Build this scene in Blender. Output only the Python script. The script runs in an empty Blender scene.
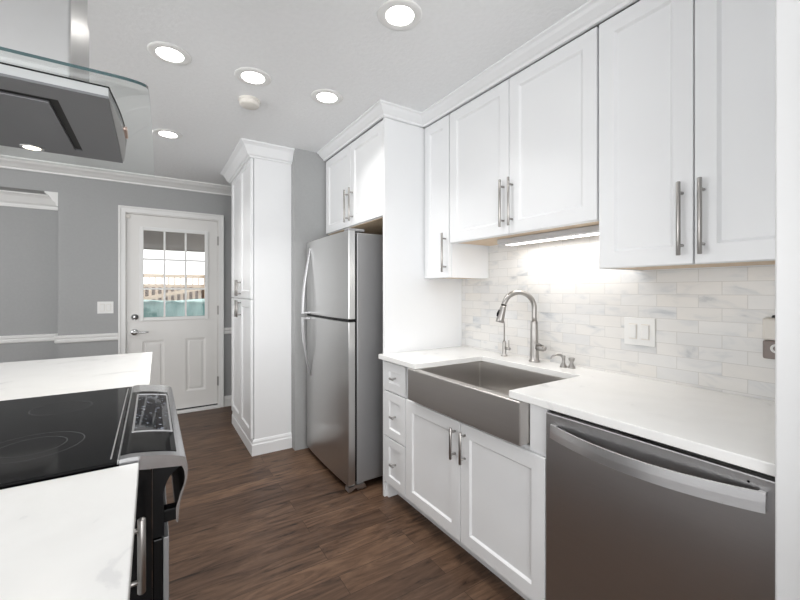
import bpy, bmesh, math, random
from mathutils import Vector, Matrix
random.seed(4)
S = bpy.context.scene
C = S.collection
PI = math.pi

# ---------------------------------------------------------------- camera
H = 2.49                      # ceiling
cam_d = bpy.data.cameras.new('camera')
cam = bpy.data.objects.new('camera', cam_d); C.objects.link(cam)
cam_d.sensor_width = 36.0
cam_d.lens = 386.0 / 800 * 36.0
cam_d.shift_y = -9.0 / 800
cam_d.clip_start = 0.02
cam.location = (0, 0, 1.315)
cam.rotation_euler = (PI / 2, 0, -math.atan(248 / 386.0))
S.camera = cam

# ---------------------------------------------------------------- world, exposure
S.view_settings.view_transform = 'Standard'
S.view_settings.look = 'None'
S.view_settings.gamma = 1
S.view_settings.use_curve_mapping = False
S.view_settings.exposure = 0.45
w = bpy.data.worlds.new('sky'); S.world = w; w.use_nodes = True
bg = w.node_tree.nodes['Background']
bg.inputs[0].default_value = (1.0, .99, .975, 1); bg.inputs[1].default_value = 1.6


def area_light(name, loc, rot, sx, sy, power, col=(1, 1, 1), shape='RECTANGLE', spread=PI):
    d = bpy.data.lights.new(name, 'AREA'); d.shape = shape; d.size = sx; d.size_y = sy
    d.energy = power; d.color = col; d.spread = spread
    o = bpy.data.objects.new(name, d); C.objects.link(o)
    o.location = loc; o.rotation_euler = rot
    return o

# added fill lamps, tilted upward, out of view on the left and behind the camera
area_light('fill_left', (-3.9, 1.2, 1.35), (0, -PI / 2 - 1.1, 0), 1.9, 3.6, 60, (.975, .99, 1.0))
area_light('fill_back', (-0.6, -2.9, 1.35), (PI / 2 + .62, 0, 0), 3.6, 1.9, 82, (.975, .99, 1.0))

# ---------------------------------------------------------------- mesh helpers


class MB:
    def __init__(self):
        self.bm = bmesh.new()

    def _merge(self, b):
        me = bpy.data.meshes.new('tmp'); b.to_mesh(me); b.free()
        self.bm.from_mesh(me); bpy.data.meshes.remove(me)
        return self

    def box(self, x0, x1, y0, y1, z0, z1, bev=0.0, seg=2):
        b = bmesh.new(); bmesh.ops.create_cube(b, size=1)
        for v in b.verts:
            v.co = Vector((x0 + (v.co.x + .5) * (x1 - x0), y0 + (v.co.y + .5) * (y1 - y0), z0 + (v.co.z + .5) * (z1 - z0)))
        if bev > 0:
            bmesh.ops.bevel(b, geom=list(b.edges), offset=bev, segments=seg, profile=.5, affect='EDGES')
        return self._merge(b)

    def prism(self, pts, axis, a0, a1, bev=0.0, seg=2):
        """pts 2-D polygon; axis 'x': pts=(y,z); 'y': pts=(x,z); 'z': pts=(x,y)"""
        b = bmesh.new()

        def P(p, a):
            return {'x': (a, p[0], p[1]), 'y': (p[0], a, p[1]), 'z': (p[0], p[1], a)}[axis]
        lo = [b.verts.new(P(p, a0)) for p in pts]; hi = [b.verts.new(P(p, a1)) for p in pts]
        n = len(pts)
        b.faces.new(lo); b.faces.new(hi)
        for i in range(n):
            b.faces.new((lo[i], lo[(i + 1) % n], hi[(i + 1) % n], hi[i]))
        bmesh.ops.recalc_face_normals(b, faces=b.faces)
        if bev > 0:
            bmesh.ops.bevel(b, geom=[e for e in b.edges], offset=bev, segments=seg, profile=.5, affect='EDGES')
        return self._merge(b)

    def tube(self, pts, rad, seg=14, cap=True):
        pts = [Vector(p) for p in pts]; n = len(pts)
        rs = rad if isinstance(rad, (list, tuple)) else [rad] * n
        b = bmesh.new(); rings = []
        t0 = (pts[1] - pts[0]).normalized()
        up = Vector((0, 0, 1)) if abs(t0.z) < .9 else Vector((1, 0, 0))
        u = t0.cross(up).normalized()
        for i in range(n):
            t = (pts[min(i + 1, n - 1)] - pts[max(i - 1, 0)]).normalized()
            u = (u - t * u.dot(t)).normalized(); v = t.cross(u)
            rings.append([b.verts.new(pts[i] + (u * math.cos(2 * PI * k / seg) + v * math.sin(2 * PI * k / seg)) * rs[i]) for k in range(seg)])
        for i in range(n - 1):
            for k in range(seg):
                f = b.faces.new((rings[i][k], rings[i][(k + 1) % seg], rings[i + 1][(k + 1) % seg], rings[i + 1][k])); f.smooth = True
        if cap:
            b.faces.new(rings[0][::-1]); b.faces.new(rings[-1])
        bmesh.ops.recalc_face_normals(b, faces=b.faces)
        return self._merge(b)

    def lathe(self, prof, c, axis='z', seg=40, smooth=True):
        """prof: (radius, along) list"""
        b = bmesh.new(); rings = []

        def P(r, a, h):
            x, y = r * math.cos(a), r * math.sin(a)
            return Vector(c) + Vector({'z': (x, y, h), 'x': (h, x, y), 'y': (x, h, y)}[axis])
        for r, h in prof:
            if r <= 1e-6:
                rings.append([b.verts.new(P(0, 0, h))])
            else:
                rings.append([b.verts.new(P(r, 2 * PI * k / seg, h)) for k in range(seg)])
        for i in range(len(rings) - 1):
            A, B = rings[i], rings[i + 1]
            for k in range(seg):
                k2 = (k + 1) % seg
                if len(A) == 1 and len(B) == 1: continue
                if len(A) == 1: f = b.faces.new((A[0], B[k2], B[k]))
                elif len(B) == 1: f = b.faces.new((A[k], A[k2], B[0]))
                else: f = b.faces.new((A[k], A[k2], B[k2], B[k]))
                f.smooth = smooth
        bmesh.ops.recalc_face_normals(b, faces=b.faces)
        return self._merge(b)

    def ring(self, r0, r1, c, h, seg=64):
        return self.lathe([(r0, 0), (r0, h), (r1, h), (r1, 0), (r0, 0)], c, 'z', seg, False)

    def sweep(self, prof, path, closed_ends=True):
        """prof (out, z) points, path list of (x, y); 'out' is to the LEFT of travel; mitred"""
        b = bmesh.new(); n = len(path); rows = []
        P = [Vector((p[0], p[1])) for p in path]
        for i in range(n):
            def nrm(a, c):
                d = (c - a).normalized(); return Vector((-d.y, d.x))
            if i == 0: m = nrm(P[0], P[1])
            elif i == n - 1: m = nrm(P[-2], P[-1])
            else:
                a, c = nrm(P[i - 1], P[i]), nrm(P[i], P[i + 1]); m = (a + c) / (1 + a.dot(c))
            rows.append([b.verts.new((P[i].x + m.x * o, P[i].y + m.y * o, z)) for o, z in prof])
        k = len(prof)
        for i in range(n - 1):
            for j in range(k):
                b.faces.new((rows[i][j], rows[i][(j + 1) % k], rows[i + 1][(j + 1) % k], rows[i + 1][j]))
        b.faces.new(rows[0]); b.faces.new(rows[-1])
        bmesh.ops.recalc_face_normals(b, faces=b.faces)
        return self._merge(b)

    def door(self, a0, a1, z0, z1, front, t, face, rail=.058, dep=.008, slope=.007, ease=.002, panels=None):
        """framed panel door. face '-x': a = y, front = x of the face; face '-y': a = x, front = y.
        panels: list of (a0,a1,z0,z1) recesses, default one inside the rails"""
        def P(a, z, n):
            return (front + n, a, z) if face == '-x' else (a, front + n, z)
        if panels is None:
            panels = [(a0 + rail, a1 - rail, z0 + rail, z1 - rail)]
        b = bmesh.new()
        A = sorted({a0 + ease, a1 - ease} | {p[0] for p in panels} | {p[1] for p in panels})
        Z = sorted({z0 + ease, z1 - ease} | {p[2] for p in panels} | {p[3] for p in panels})
        g = {(i, j): b.verts.new(P(a, z, 0)) for i, a in enumerate(A) for j, z in enumerate(Z)}

        def inside(i, j):
            ca, cz = (A[i] + A[i + 1]) / 2, (Z[j] + Z[j + 1]) / 2
            return any(p[0] < ca < p[1] and p[2] < cz < p[3] for p in panels)
        for i in range(len(A) - 1):
            for j in range(len(Z) - 1):
                if not inside(i, j):
                    b.faces.new((g[i, j], g[i + 1, j], g[i + 1, j + 1], g[i, j + 1]))
        for p in panels:
            i0, i1, j0, j1 = A.index(p[0]), A.index(p[1]), Z.index(p[2]), Z.index(p[3])
            loop = [(i, j0) for i in range(i0, i1)] + [(i1, j) for j in range(j0, j1)] + [(i, j1) for i in range(i1, i0, -1)] + [(i0, j) for j in range(j1, j0, -1)]
            lo = []
            for (i, j) in loop:
                a, z = A[i], Z[j]
                a += slope if i == i0 else (-slope if i == i1 else 0)
                z += slope if j == j0 else (-slope if j == j1 else 0)
                lo.append(b.verts.new(P(a, z, dep)))
            for k in range(len(loop)):
                k2 = (k + 1) % len(loop)
                b.faces.new((g[loop[k]], g[loop[k2]], lo[k2], lo[k]))
            b.faces.new(lo)
        nA, nZ = len(A) - 1, len(Z) - 1
        per = [(i, 0) for i in range(nA)] + [(nA, j) for j in range(nZ)] + [(i, nZ) for i in range(nA, 0, -1)] + [(0, j) for j in range(nZ, 0, -1)]
        mid, bk = [], []
        for (i, j) in per:
            a, z = A[i], Z[j]
            a += -ease if i == 0 else (ease if i == nA else 0)
            z += -ease if j == 0 else (ease if j == nZ else 0)
            mid.append(b.verts.new(P(a, z, ease))); bk.append(b.verts.new(P(a, z, t)))
        m = len(per)
        for k in range(m):
            k2 = (k + 1) % m
            b.faces.new((g[per[k]], g[per[k2]], mid[k2], mid[k])); b.faces.new((mid[k], mid[k2], bk[k2], bk[k]))
        b.faces.new(bk)
        bmesh.ops.recalc_face_normals(b, faces=b.faces)
        return self._merge(b)

    def xform(self, M):
        self.bm.transform(M); return self

    def build(self, name, mat, parent=None, smooth=False):
        off = Vector((0, 0, 0))
        r = parent
        while r is not None:
            off += Vector(r.location); r = r.parent
        me = bpy.data.meshes.new(name)
        for v in self.bm.verts: v.co -= off
        self.bm.to_mesh(me); self.bm.free()
        mats = mat if isinstance(mat, (list, tuple)) else [mat]
        for m in mats: me.materials.append(m)
        if smooth:
            for p in me.polygons: p.use_smooth = True
        o = bpy.data.objects.new(name, me); C.objects.link(o)
        if parent is not None: o.parent = parent
        return o


def thing(name, label, cat, loc, group=None):
    o = bpy.data.objects.new(name, None); C.objects.link(o)
    o.empty_display_size = .05
    o.location = loc; o['label'] = label; o['category'] = cat
    if group: o['group'] = group
    return o


def tag(o, label, cat, group=None):
    o['label'] = label; o['category'] = cat
    if group: o['group'] = group
    return o


def struct(name, mb, mat):
    o = mb.build(name, mat); o['kind'] = 'structure'
    return o


# ---------------------------------------------------------------- materials
def mat(name, col, rough=.5, metal=0.0, **k):
    m = bpy.data.materials.new(name); m.use_nodes = True
    p = m.node_tree.nodes['Principled BSDF']
    p.inputs['Base Color'].default_value = (*col, 1)
    p.inputs['Roughness'].default_value = rough; p.inputs['Metallic'].default_value = metal
    for a, v in k.items(): p.inputs[a.replace('_', ' ')].default_value = v
    return m


def nodes(m):
    t = m.node_tree
    return t, t.nodes['Principled BSDF'], (lambda kind: t.nodes.new('ShaderNode' + kind)), t.links.new


def coords(m, scale=(1, 1, 1), kind='Object'):
    t, p, N, L = nodes(m)
    tc = N('TexCoord'); mp = N('Mapping'); L(tc.outputs[kind], mp.inputs[0]); mp.inputs['Scale'].default_value = scale
    return mp.outputs[0]


def bump(m, src, strength, dist=.01):
    t, p, N, L = nodes(m)
    b = N('Bump'); b.inputs['Strength'].default_value = strength; b.inputs['Distance'].default_value = dist
    L(src, b.inputs['Height']); L(b.outputs[0], p.inputs['Normal'])


def ramp(m, src, stops):
    t, p, N, L = nodes(m)
    r = N('ValToRGB'); e = r.color_ramp.elements
    while len(e) < len(stops): e.new(.5)
    for x, (pos, c) in zip(e, stops): x.position = pos; x.color = (*c, 1)
    L(src, r.inputs[0]); return r.outputs[0]


def noisy(m, stops, scale=(1, 1, 1), ns=5, detail=4, distort=0, b=0, bd=.01):
    t, p, N, L = nodes(m)
    n = N('TexNoise'); L(coords(m, scale), n.inputs['Vector'])
    n.inputs['Scale'].default_value = ns; n.inputs['Detail'].default_value = detail; n.inputs['Distortion'].default_value = distort
    L(ramp(m, n.outputs[0], stops), p.inputs['Base Color'])
    if b: bump(m, n.outputs[0], b, bd)
    return m


M = {}
M['cab'] = noisy(mat('cabinet_white', (.84, .85, .86), .32), [(.3, (.835, .845, .86)), (.7, (.85, .86, .87))], ns=3)
M['panel'] = mat('dimmed_white_panel', (.70, .705, .71), .35)  # cabinet white greyed in colour so the panel looks less brightly lit
M['trim'] = noisy(mat('trim_white', (.80, .80, .79), .38), [(.3, (.79, .79, .78)), (.7, (.81, .81, .80))], ns=4)
M['door'] = noisy(mat('door_white', (.77, .76, .74), .42), [(.3, (.76, .75, .73)), (.7, (.78, .77, .75))], ns=4)
M['wall'] = noisy(mat('grey_wall_paint', (.4, .4, .4), .6), [(.3, (.358, .364, .366)), (.7, (.372, .378, .380))], ns=60, b=.05, bd=.003)
M['wall_white'] = noisy(mat('pale_wall_paint', (.7, .7, .7), .6), [(.3, (.69, .69, .69)), (.7, (.71, .71, .71))], ns=60)
M['ceiling'] = noisy(mat('ceiling_paint', (.78, .775, .77), .8), [(.3, (.84, .85, .86)), (.7, (.87, .88, .89))], ns=45, detail=6, b=.3, bd=.006)
M['ply'] = noisy(mat('birch_plywood', (.68, .52, .36), .5), [(.3, (.66, .5, .34)), (.7, (.74, .6, .44))], scale=(8, 1, 8), ns=6)
M['black'] = mat('black_plastic', (.004, .004, .0045), .4, Specular_IOR_Level=.2)
M['blackgloss'] = mat('black_enamel', (.004, .004, .0045), .2, Specular_IOR_Level=.25)
M['gap'] = mat('dark_recess', (.02, .02, .02), .8)
M['diffuser'] = mat('lamp_diffuser', (1, 1, 1), .5, Emission_Color=(1, .97, .92, 1), Emission_Strength=9)
M['diffuser_bar'] = mat('light_bar_lens', (1, 1, 1), .5, Emission_Color=(1, .97, .93, 1), Emission_Strength=4)
M['diffuser_warm'] = mat('hood_lamp_lens', (1, 1, 1), .5, Emission_Color=(1, .88, .68, 1), Emission_Strength=5)
M['plate'] = mat('white_plastic', (.80, .80, .79), .35)
M['ivory'] = mat('ivory_plastic', (.74, .71, .66), .45)
M['taupe'] = mat('taupe_plastic', (.22, .18, .165), .4)
M['nickel'] = mat('brushed_nickel', (.40, .385, .37), .32, 1.0)
M['copper'] = mat('rose_button', (.62, .48, .42), .35, 1.0)
M['chrome'] = mat('polished_chrome', (.68, .69, .7), .12, 1.0)
M['silver'] = mat('satin_silver', (.55, .55, .56), .3, 1.0)
M['range_silver'] = mat('range_silver', (.43, .43, .44), .24, 1.0)


def steel(name, col, rough, axis, aniso=.0):
    """brushed steel, brush lines run along axis"""
    m = mat(name, col, rough, 1.0)
    t, p, N, L = nodes(m)
    sc = {'x': (1.5, 260, 260), 'y': (260, 1.5, 260), 'z': (260, 260, 1.5)}[axis]
    n = N('TexNoise'); L(coords(m, sc), n.inputs['Vector']); n.inputs['Scale'].default_value = 1.5; n.inputs['Detail'].default_value = 3
    c = [tuple(x * k for x in col) for k in (.985, 1.015)]
    L(ramp(m, n.outputs[0], [(.3, c[0]), (.7, c[1])]), p.inputs['Base Color'])
    r = N('MapRange'); L(n.outputs[0], r.inputs[0]); r.inputs[3].default_value = rough - .015; r.inputs[4].default_value = rough + .02
    L(r.outputs[0], p.inputs['Roughness'])
    if aniso:
        tg = N('Tangent'); tg.direction_type = 'RADIAL'; tg.axis = 'Z'; L(tg.outputs[0], p.inputs['Tangent']); p.inputs['Anisotropic'].default_value = aniso
    return m


M['steel'] = steel('fridge_steel', (.60, .60, .595), .3, 'y', .75)
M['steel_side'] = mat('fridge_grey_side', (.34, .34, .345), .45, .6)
M['steel_dw'] = steel('dishwasher_steel', (.53, .525, .53), .40, 'y', .75)
M['steel_dw_handle'] = steel('dishwasher_handle_steel', (.78, .78, .79), .28, 'y')
M['steel_sink'] = steel('sink_steel', (.55, .53, .51), .36, 'y', .75)
M['steel_hood'] = steel('hood_steel', (.5, .5, .505), .3, 'x')
M['steel_chim'] = mat('chimney_steel', (.45, .45, .45), .32, 1.0)
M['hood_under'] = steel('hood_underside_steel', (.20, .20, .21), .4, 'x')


def glass(name, col, rough=0.0, refl=1.0):
    m = bpy.data.materials.new(name); m.use_nodes = True
    t = m.node_tree; t.nodes.remove(t.nodes['Principled BSDF'])
    N = lambda k: t.nodes.new('ShaderNode' + k)
    out = t.nodes['Material Output']
    tr = N('BsdfTransparent'); tr.inputs[0].default_value = (*col, 1)
    gl = N('BsdfGlossy'); gl.inputs['Roughness'].default_value = rough
    fr = N('Fresnel'); fr.inputs[0].default_value = 1.45
    mx = N('MixShader'); ge = N('NewGeometry'); fm = N('Math'); fm.operation = 'SUBTRACT'; fm.inputs[0].default_value = 1; fm.use_clamp = True
    mm = N('Math'); mm.operation = 'MULTIPLY'
    t.links.new(ge.outputs['Backfacing'], fm.inputs[1]); m5 = N('Math'); m5.operation = 'MULTIPLY'; m5.inputs[1].default_value = refl; t.links.new(fm.outputs[0], m5.inputs[0]); t.links.new(m5.outputs[0], mm.inputs[0]); t.links.new(fr.outputs[0], mm.inputs[1])
    t.links.new(mm.outputs[0], mx.inputs[0]); t.links.new(tr.outputs[0], mx.inputs[1]); t.links.new(gl.outputs[0], mx.inputs[2])
    t.links.new(mx.outputs[0], out.inputs[0])
    return m


M['pane'] = glass('window_glass', (.97, .98, .98))
M['canopy'] = glass('canopy_glass', (.965, .98, .975), refl=.55)
M['canopy_edge'] = mat('canopy_glass_edge', (.045, .085, .09), .15)

# quartz worktop
m = M['quartz'] = mat('white_quartz', (.82, .82, .81), .22)
t, p, N, L = nodes(m)
n1 = N('TexNoise'); L(coords(m), n1.inputs['Vector']); n1.inputs['Scale'].default_value = 5; n1.inputs['Detail'].default_value = 8; n1.inputs['Distortion'].default_value = 1.5
c1 = ramp(m, n1.outputs[0], [(.30, (.70, .70, .70)), (.36, (.80, .80, .79)), (.6, (.825, .825, .815))])
L(c1, p.inputs['Base Color'])

# wood floor: planks run along x
m = M['floor'] = mat('brown_wood_planks', (.1, .06, .04), .42, Specular_IOR_Level=.3)
t, p, N, L = nodes(m)
v = coords(m)
br = N('TexBrick'); L(v, br.inputs['Vector'])
br.offset = .37; br.offset_frequency = 2; br.squash = 1
for k, x in dict(Scale=1, Mortar_Size=.0011, Mortar_Smooth=.1, Bias=0, Brick_Width=1.15, Row_Height=.127).items(): br.inputs[k.replace('_', ' ')].default_value = x
br.inputs['Color1'].default_value = (0, 0, 0, 1); br.inputs['Color2'].default_value = (1, 1, 1, 1); br.inputs['Mortar'].default_value = (.5, .5, .5, 1)
mp = N('Mapping'); L(v, mp.inputs[0]); mp.inputs['Scale'].default_value = (1.7, 11, 1)
sep = N('Math'); sep.operation = 'MULTIPLY'; sep.inputs[1].default_value = 13.0; L(br.outputs['Color'], sep.inputs[0])
g1 = N('TexNoise'); g1.noise_dimensions = '4D'; L(mp.outputs[0], g1.inputs['Vector']); L(sep.outputs[0], g1.inputs['W'])
g1.inputs['Scale'].default_value = 1.6; g1.inputs['Detail'].default_value = 7; g1.inputs['Roughness'].default_value = .62; g1.inputs['Distortion'].default_value = 2.0
grain = ramp(m, g1.outputs[0], [(.33, (.024, .014, .009)), (.42, (.080, .046, .029)), (.54, (.120, .071, .045)), (.70, (.170, .104, .067))])
tint = ramp(m, br.outputs['Color'], [(0, (.72, .70, .70)), (.5, (.98, .97, .96)), (1, (1.18, 1.16, 1.13))])
mul = N('Mix'); mul.data_type = 'RGBA'; mul.blend_type = 'MULTIPLY'; mul.inputs[0].default_value = 1
L(grain, mul.inputs[6]); L(tint, mul.inputs[7])
mo = N('Mix'); mo.data_type = 'RGBA'; L(br.outputs['Fac'], mo.inputs[0]); L(mul.outputs[2], mo.inputs[6]); mo.inputs[7].default_value = (.03, .018, .012, 1)
L(mo.outputs[2], p.inputs['Base Color'])
bump(m, g1.outputs[0], .12, .002)

# marble subway tile on the right wall (coordinates y, z)
m = M['tile'] = mat('marble_subway_tile', (.75, .74, .72), .25)
t, p, N, L = nodes(m)
tc = N('TexCoord'); sx = N('SeparateXYZ'); L(tc.outputs['Object'], sx.inputs[0])
cx = N('CombineXYZ'); L(sx.outputs['Y'], cx.inputs['X']); L(sx.outputs['Z'], cx.inputs['Y'])
mp = N('Mapping'); L(cx.outputs[0], mp.inputs[0]); mp.inputs['Location'].default_value = (.03, -.925, 0)
br = N('TexBrick'); L(mp.outputs[0], br.inputs['Vector']); br.offset = .5; br.offset_frequency = 2
for k, x in dict(Scale=1, Mortar_Size=.0012, Mortar_Smooth=.15, Bias=0, Brick_Width=.157, Row_Height=.0535).items(): br.inputs[k.replace('_', ' ')].default_value = x
br.inputs['Color1'].default_value = (0, 0, 0, 1); br.inputs['Color2'].default_value = (1, 1, 1, 1)
W = N('Math'); W.operation = 'MULTIPLY'; W.inputs[1].default_value = 31.0; L(br.outputs['Color'], W.inputs[0])
rot = N('Mapping'); L(cx.outputs[0], rot.inputs[0]); rot.inputs['Rotation'].default_value = (0, 0, .5); rot.inputs['Scale'].default_value = (5, 14, 1)
vn = N('TexNoise'); vn.noise_dimensions = '4D'; L(rot.outputs[0], vn.inputs['Vector']); L(W.outputs[0], vn.inputs['W'])
vn.inputs['Scale'].default_value = 1.0; vn.inputs['Detail'].default_value = 5; vn.inputs['Distortion'].default_value = 1.3
vein = ramp(m, vn.outputs[0], [(.26, (.46, .48, .51)), (.35, (.65, .66, .67)), (.46, (.745, .742, .735)), (.7, (.775, .768, .755))])
tone = ramp(m, br.outputs['Color'], [(0, (.93, .935, .945)), (.35, (1, 1, 1)), (.7, (1.0, .98, .955)), (1, (1.01, 1.0, .99))])
mul = N('Mix'); mul.data_type = 'RGBA'; mul.blend_type = 'MULTIPLY'; mul.inputs[0].default_value = 1
L(vein, mul.inputs[6]); L(tone, mul.inputs[7])
mo = N('Mix'); mo.data_type = 'RGBA'; L(br.outputs['Fac'], mo.inputs[0]); L(mul.outputs[2], mo.inputs[6]); mo.inputs[7].default_value = (.60, .59, .57, 1)
L(mo.outputs[2], p.inputs['Base Color'])
inv = N('Math'); inv.operation = 'SUBTRACT'; inv.inputs[0].default_value = 1; L(br.outputs['Fac'], inv.inputs[1])
bump(m, inv.outputs[0], .35, .0015)

# cooktop glass, display
M['cooktop'] = noisy(mat('black_ceramic_glass', (.012, .012, .013), .07, IOR=1.14), [(.3, (.006, .006, .0065)), (.7, (.010, .010, .0105))], ns=8)
M['ringmark'] = mat('burner_mark', (.045, .045, .048), .25)
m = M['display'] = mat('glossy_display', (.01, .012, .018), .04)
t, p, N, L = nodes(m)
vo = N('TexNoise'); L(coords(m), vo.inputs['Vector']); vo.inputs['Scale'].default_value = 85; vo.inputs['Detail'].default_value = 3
L(ramp(m, vo.outputs[0], [(.60, (.006, .008, .013)), (.70, (.40, .44, .52))]), p.inputs['Base Color'])  # bright speckle painted in place of reflections on the glossy panel
M['tarp'] = noisy(mat('teal_tarp', (.3, .55, .53), .45), [(.35, (.16, .42, .42)), (.6, (.40, .70, .68))], scale=(3, 3, 1), ns=2.2, b=.8, bd=.06)
M['deck'] = noisy(mat('bare_deck_timber', (.55, .42, .32), .7), [(.3, (.50, .38, .29)), (.7, (.66, .52, .41))], scale=(1, 1, 6), ns=4)
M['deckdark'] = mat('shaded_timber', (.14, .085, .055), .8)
M['patio'] = noisy(mat('patio_roof_boards', (.38, .34, .32), .7), [(.3, (.34, .30, .28)), (.7, (.43, .38, .36))], scale=(1, 6, 1), ns=3)
M['concrete'] = noisy(mat('patio_concrete', (.55, .53, .5), .9), [(.3, (.5, .48, .46)), (.7, (.6, .58, .55))], ns=6)

# ---------------------------------------------------------------- setting
XW = 1.912        # right wall
YF = 4.78         # far wall
FLOOR_X0, FLOOR_Y0 = -4.0, -3.0
struct('floor', MB().box(FLOOR_X0, XW + .1, FLOOR_Y0, YF + .45, -.06, 0), M['floor'])
struct('ceiling', MB().box(FLOOR_X0, XW + .1, FLOOR_Y0, YF + .1, H, H + .08), M['ceiling'])
struct('wall_right', MB().box(XW, XW + .1, FLOOR_Y0, YF + .1, 0, H), M['wall'])
# far wall with door hole and niche hole
DX0, DX1, DZ1 = -.215, .625, 2.10
NX, NZ = -.742, 2.24
wf = MB()
wf.box(DX1 + .02, XW, YF, YF + .12, 0, H)
wf.box(DX0 - .02, DX1 + .02, YF, YF + .12, DZ1 + .02, H)
wf.box(NX, DX0 - .02, YF, YF + .26, 0, H)
wf.box(FLOOR_X0, NX, YF, YF + .26, NZ, H)
struct('wall_far', wf, M['wall'])
struct('wall_niche', MB().box(FLOOR_X0, NX + .1, YF + .26, YF + .36, 0, NZ), M['wall'])
struct('wall_nook', MB().box(.99, XW, 3.14, 4.12, 0, H), M['wall'])
# rear and left walls, each with one wide opening made up to let light in
wb = MB()
wb.box(FLOOR_X0, XW, FLOOR_Y0 - .1, FLOOR_Y0, 0, .35); wb.box(FLOOR_X0, XW, FLOOR_Y0 - .1, FLOOR_Y0, 2.3, H)
wb.box(FLOOR_X0, -2.45, FLOOR_Y0 - .1, FLOOR_Y0, .35, 2.3); wb.box(1.25, XW, FLOOR_Y0 - .1, FLOOR_Y0, .35, 2.3)
struct('wall_back', wb, M['wall_white'])
wl = MB()
wl.box(FLOOR_X0 - .1, FLOOR_X0, FLOOR_Y0, YF, 0, .35); wl.box(FLOOR_X0 - .1, FLOOR_X0, FLOOR_Y0, YF, 2.3, H)
wl.box(FLOOR_X0 - .1, FLOOR_X0, FLOOR_Y0, -.65, .35, 2.3); wl.box(FLOOR_X0 - .1, FLOOR_X0, 3.05, YF, .35, 2.3)
struct('wall_left', wl, M['wall_white'])
struct('wall_backsplash', MB().box(XW - .009, XW, .25, 2.128, .90, 1.64), M['tile'])

# crown of the room: far wall
crown = lambda d, hh: [(0, H), (d, H), (d, H - .012), (d * .86, H - .02), (d * .74, H - .035), (d * .45, H - hh + .035), (d * .30, H - hh + .022), (d * .16, H - hh + .014), (d * .14, H - hh), (0, H - hh)]
struct('trim_1', MB().sweep(crown(.125, .085), [(1.9, YF - .0005), (FLOOR_X0, YF - .0005)]), M['trim'])
# niche crown: along its back wall, then out along its right side to the opening
nc = [(0, NZ), (.095, NZ), (.095, NZ - .012), (.08, NZ - .02), (.065, NZ - .035), (.035, NZ - .085), (.018, NZ - .10), (.014, NZ - .13), (0, NZ - .13)]
struct('trim_2', MB().sweep(nc, [(NX - .0005, YF + .001), (NX - .0005, YF + .2595), (FLOOR_X0, YF + .2595)]), M['trim'])
# chair rails
rail = [(a_, z_ + .020) for a_, z_ in [(0, .805), (.016, .805), (.022, .815), (.022, .832), (.014, .838), (.014, .846), (.026, .852), (.026, .868), (.018, .876), (0, .876)]]
struct('trim_3', MB().sweep(rail, [(DX0 - .07, YF - .0005), (NX - .0005, YF - .0005), (NX - .0005, YF + .2595), (FLOOR_X0, YF + .2595)]), M['trim'])
struct('trim_4', MB().sweep(rail, [(1.9, YF - .0005), (DX1 + .065, YF - .0005)]), M['trim'])
bb = [(0, 0), (.014, 0), (.014, .085), (.008, .10), (.006, .115), (0, .118)]
struct('baseboard_far', MB().sweep(bb, [(1.9, YF - .0005), (DX1 + .065, YF - .0005)]), M['trim'])
struct('baseboard_niche', MB().sweep(bb, [(DX0 - .07, YF - .0005), (NX - .0005, YF - .0005), (NX - .0005, YF + .2595), (FLOOR_X0, YF + .2595)]), M['trim'])

# back door with nine lights
d1 = bpy.data.objects.new('door_1', None); C.objects.link(d1); d1.location = ((DX0 + DX1) / 2, YF, 0); d1['kind'] = 'structure'
d1['label'] = 'white back door with a nine-pane window beside the grey wall'
cs = MB()
cl_, cr_ = DX0 - .066, DX1 + .058
for q in (((cl_, .0), (cl_, DZ1 + .070), (cr_, DZ1 + .070), (cr_, 0), (DX1 + .010, 0), (DX1 + .010, DZ1 + .012), (DX0 - .010, DZ1 + .012), (DX0 - .010, 0)),):
    cs.prism(list(q), 'y', YF - .018, YF, .002)
q = ((cl_ - .003, .0), (cl_ - .003, DZ1 + .073), (cr_ + .003, DZ1 + .073), (cr_ + .003, 0), (cr_ - .016, 0), (cr_ - .016, DZ1 + .054), (cl_ + .016, DZ1 + .054), (cl_ + .016, 0))
cs.prism(list(q), 'y', YF - .027, YF - .0005, .003)
cs.build('door_casing', M['trim'], d1)
jb = MB()
jb.box(DX0 - .019, DX0 - .003, YF, YF + .12, .03, DZ1 + .019); jb.box(DX1 + .003, DX1 + .019, YF, YF + .12, .03, DZ1 + .019); jb.box(DX0 - .003, DX1 + .003, YF, YF + .12, DZ1 + .003, DZ1 + .019)
jb.build('door_jamb', M['door'], d1)
MB().box(DX0 + .002, DX1 - .002, YF + .008, YF + .05, .0305, .0415).build('under_door_shade', M['black'], d1)  # black strip added as the shade in the gap under the door
MB().box(DX0 - .019, DX1 + .019, YF - .035, YF + .12, 0, .03, .004).build('threshold', M['trim'], d1)
GX0, GX1, GZ0, GZ1 = -.085, .505, 1.03, 1.955
dl = MB()
yd = YF + .012
dl.door(DX0, DX1, .042, 1.0, yd, .04, '-y', dep=.008, slope=.02, panels=[(-.085, .115, .22, .80), (.305, .505, .22, .80)])
for px0, px1 in ((-.085, .115), (.305, .505)):
    dl.door(px0 + .035, px1 - .035, .255, .765, yd + .002, .012, '-y', ease=.006, panels=[(px0 + .06, px1 - .06, .28, .74)], dep=.0005, slope=.002)
dl.box(DX0, GX0, yd, yd + .04, 1.0, DZ1); dl.box(GX1, DX1, yd, yd + .04, 1.0, DZ1)
dl.box(GX0, GX1, yd, yd + .04, 1.0, GZ0); dl.box(GX0, GX1, yd, yd + .04, GZ1, DZ1)
leaf = dl.build('door_leaf', M['door'], d1)
gf = MB()
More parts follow.
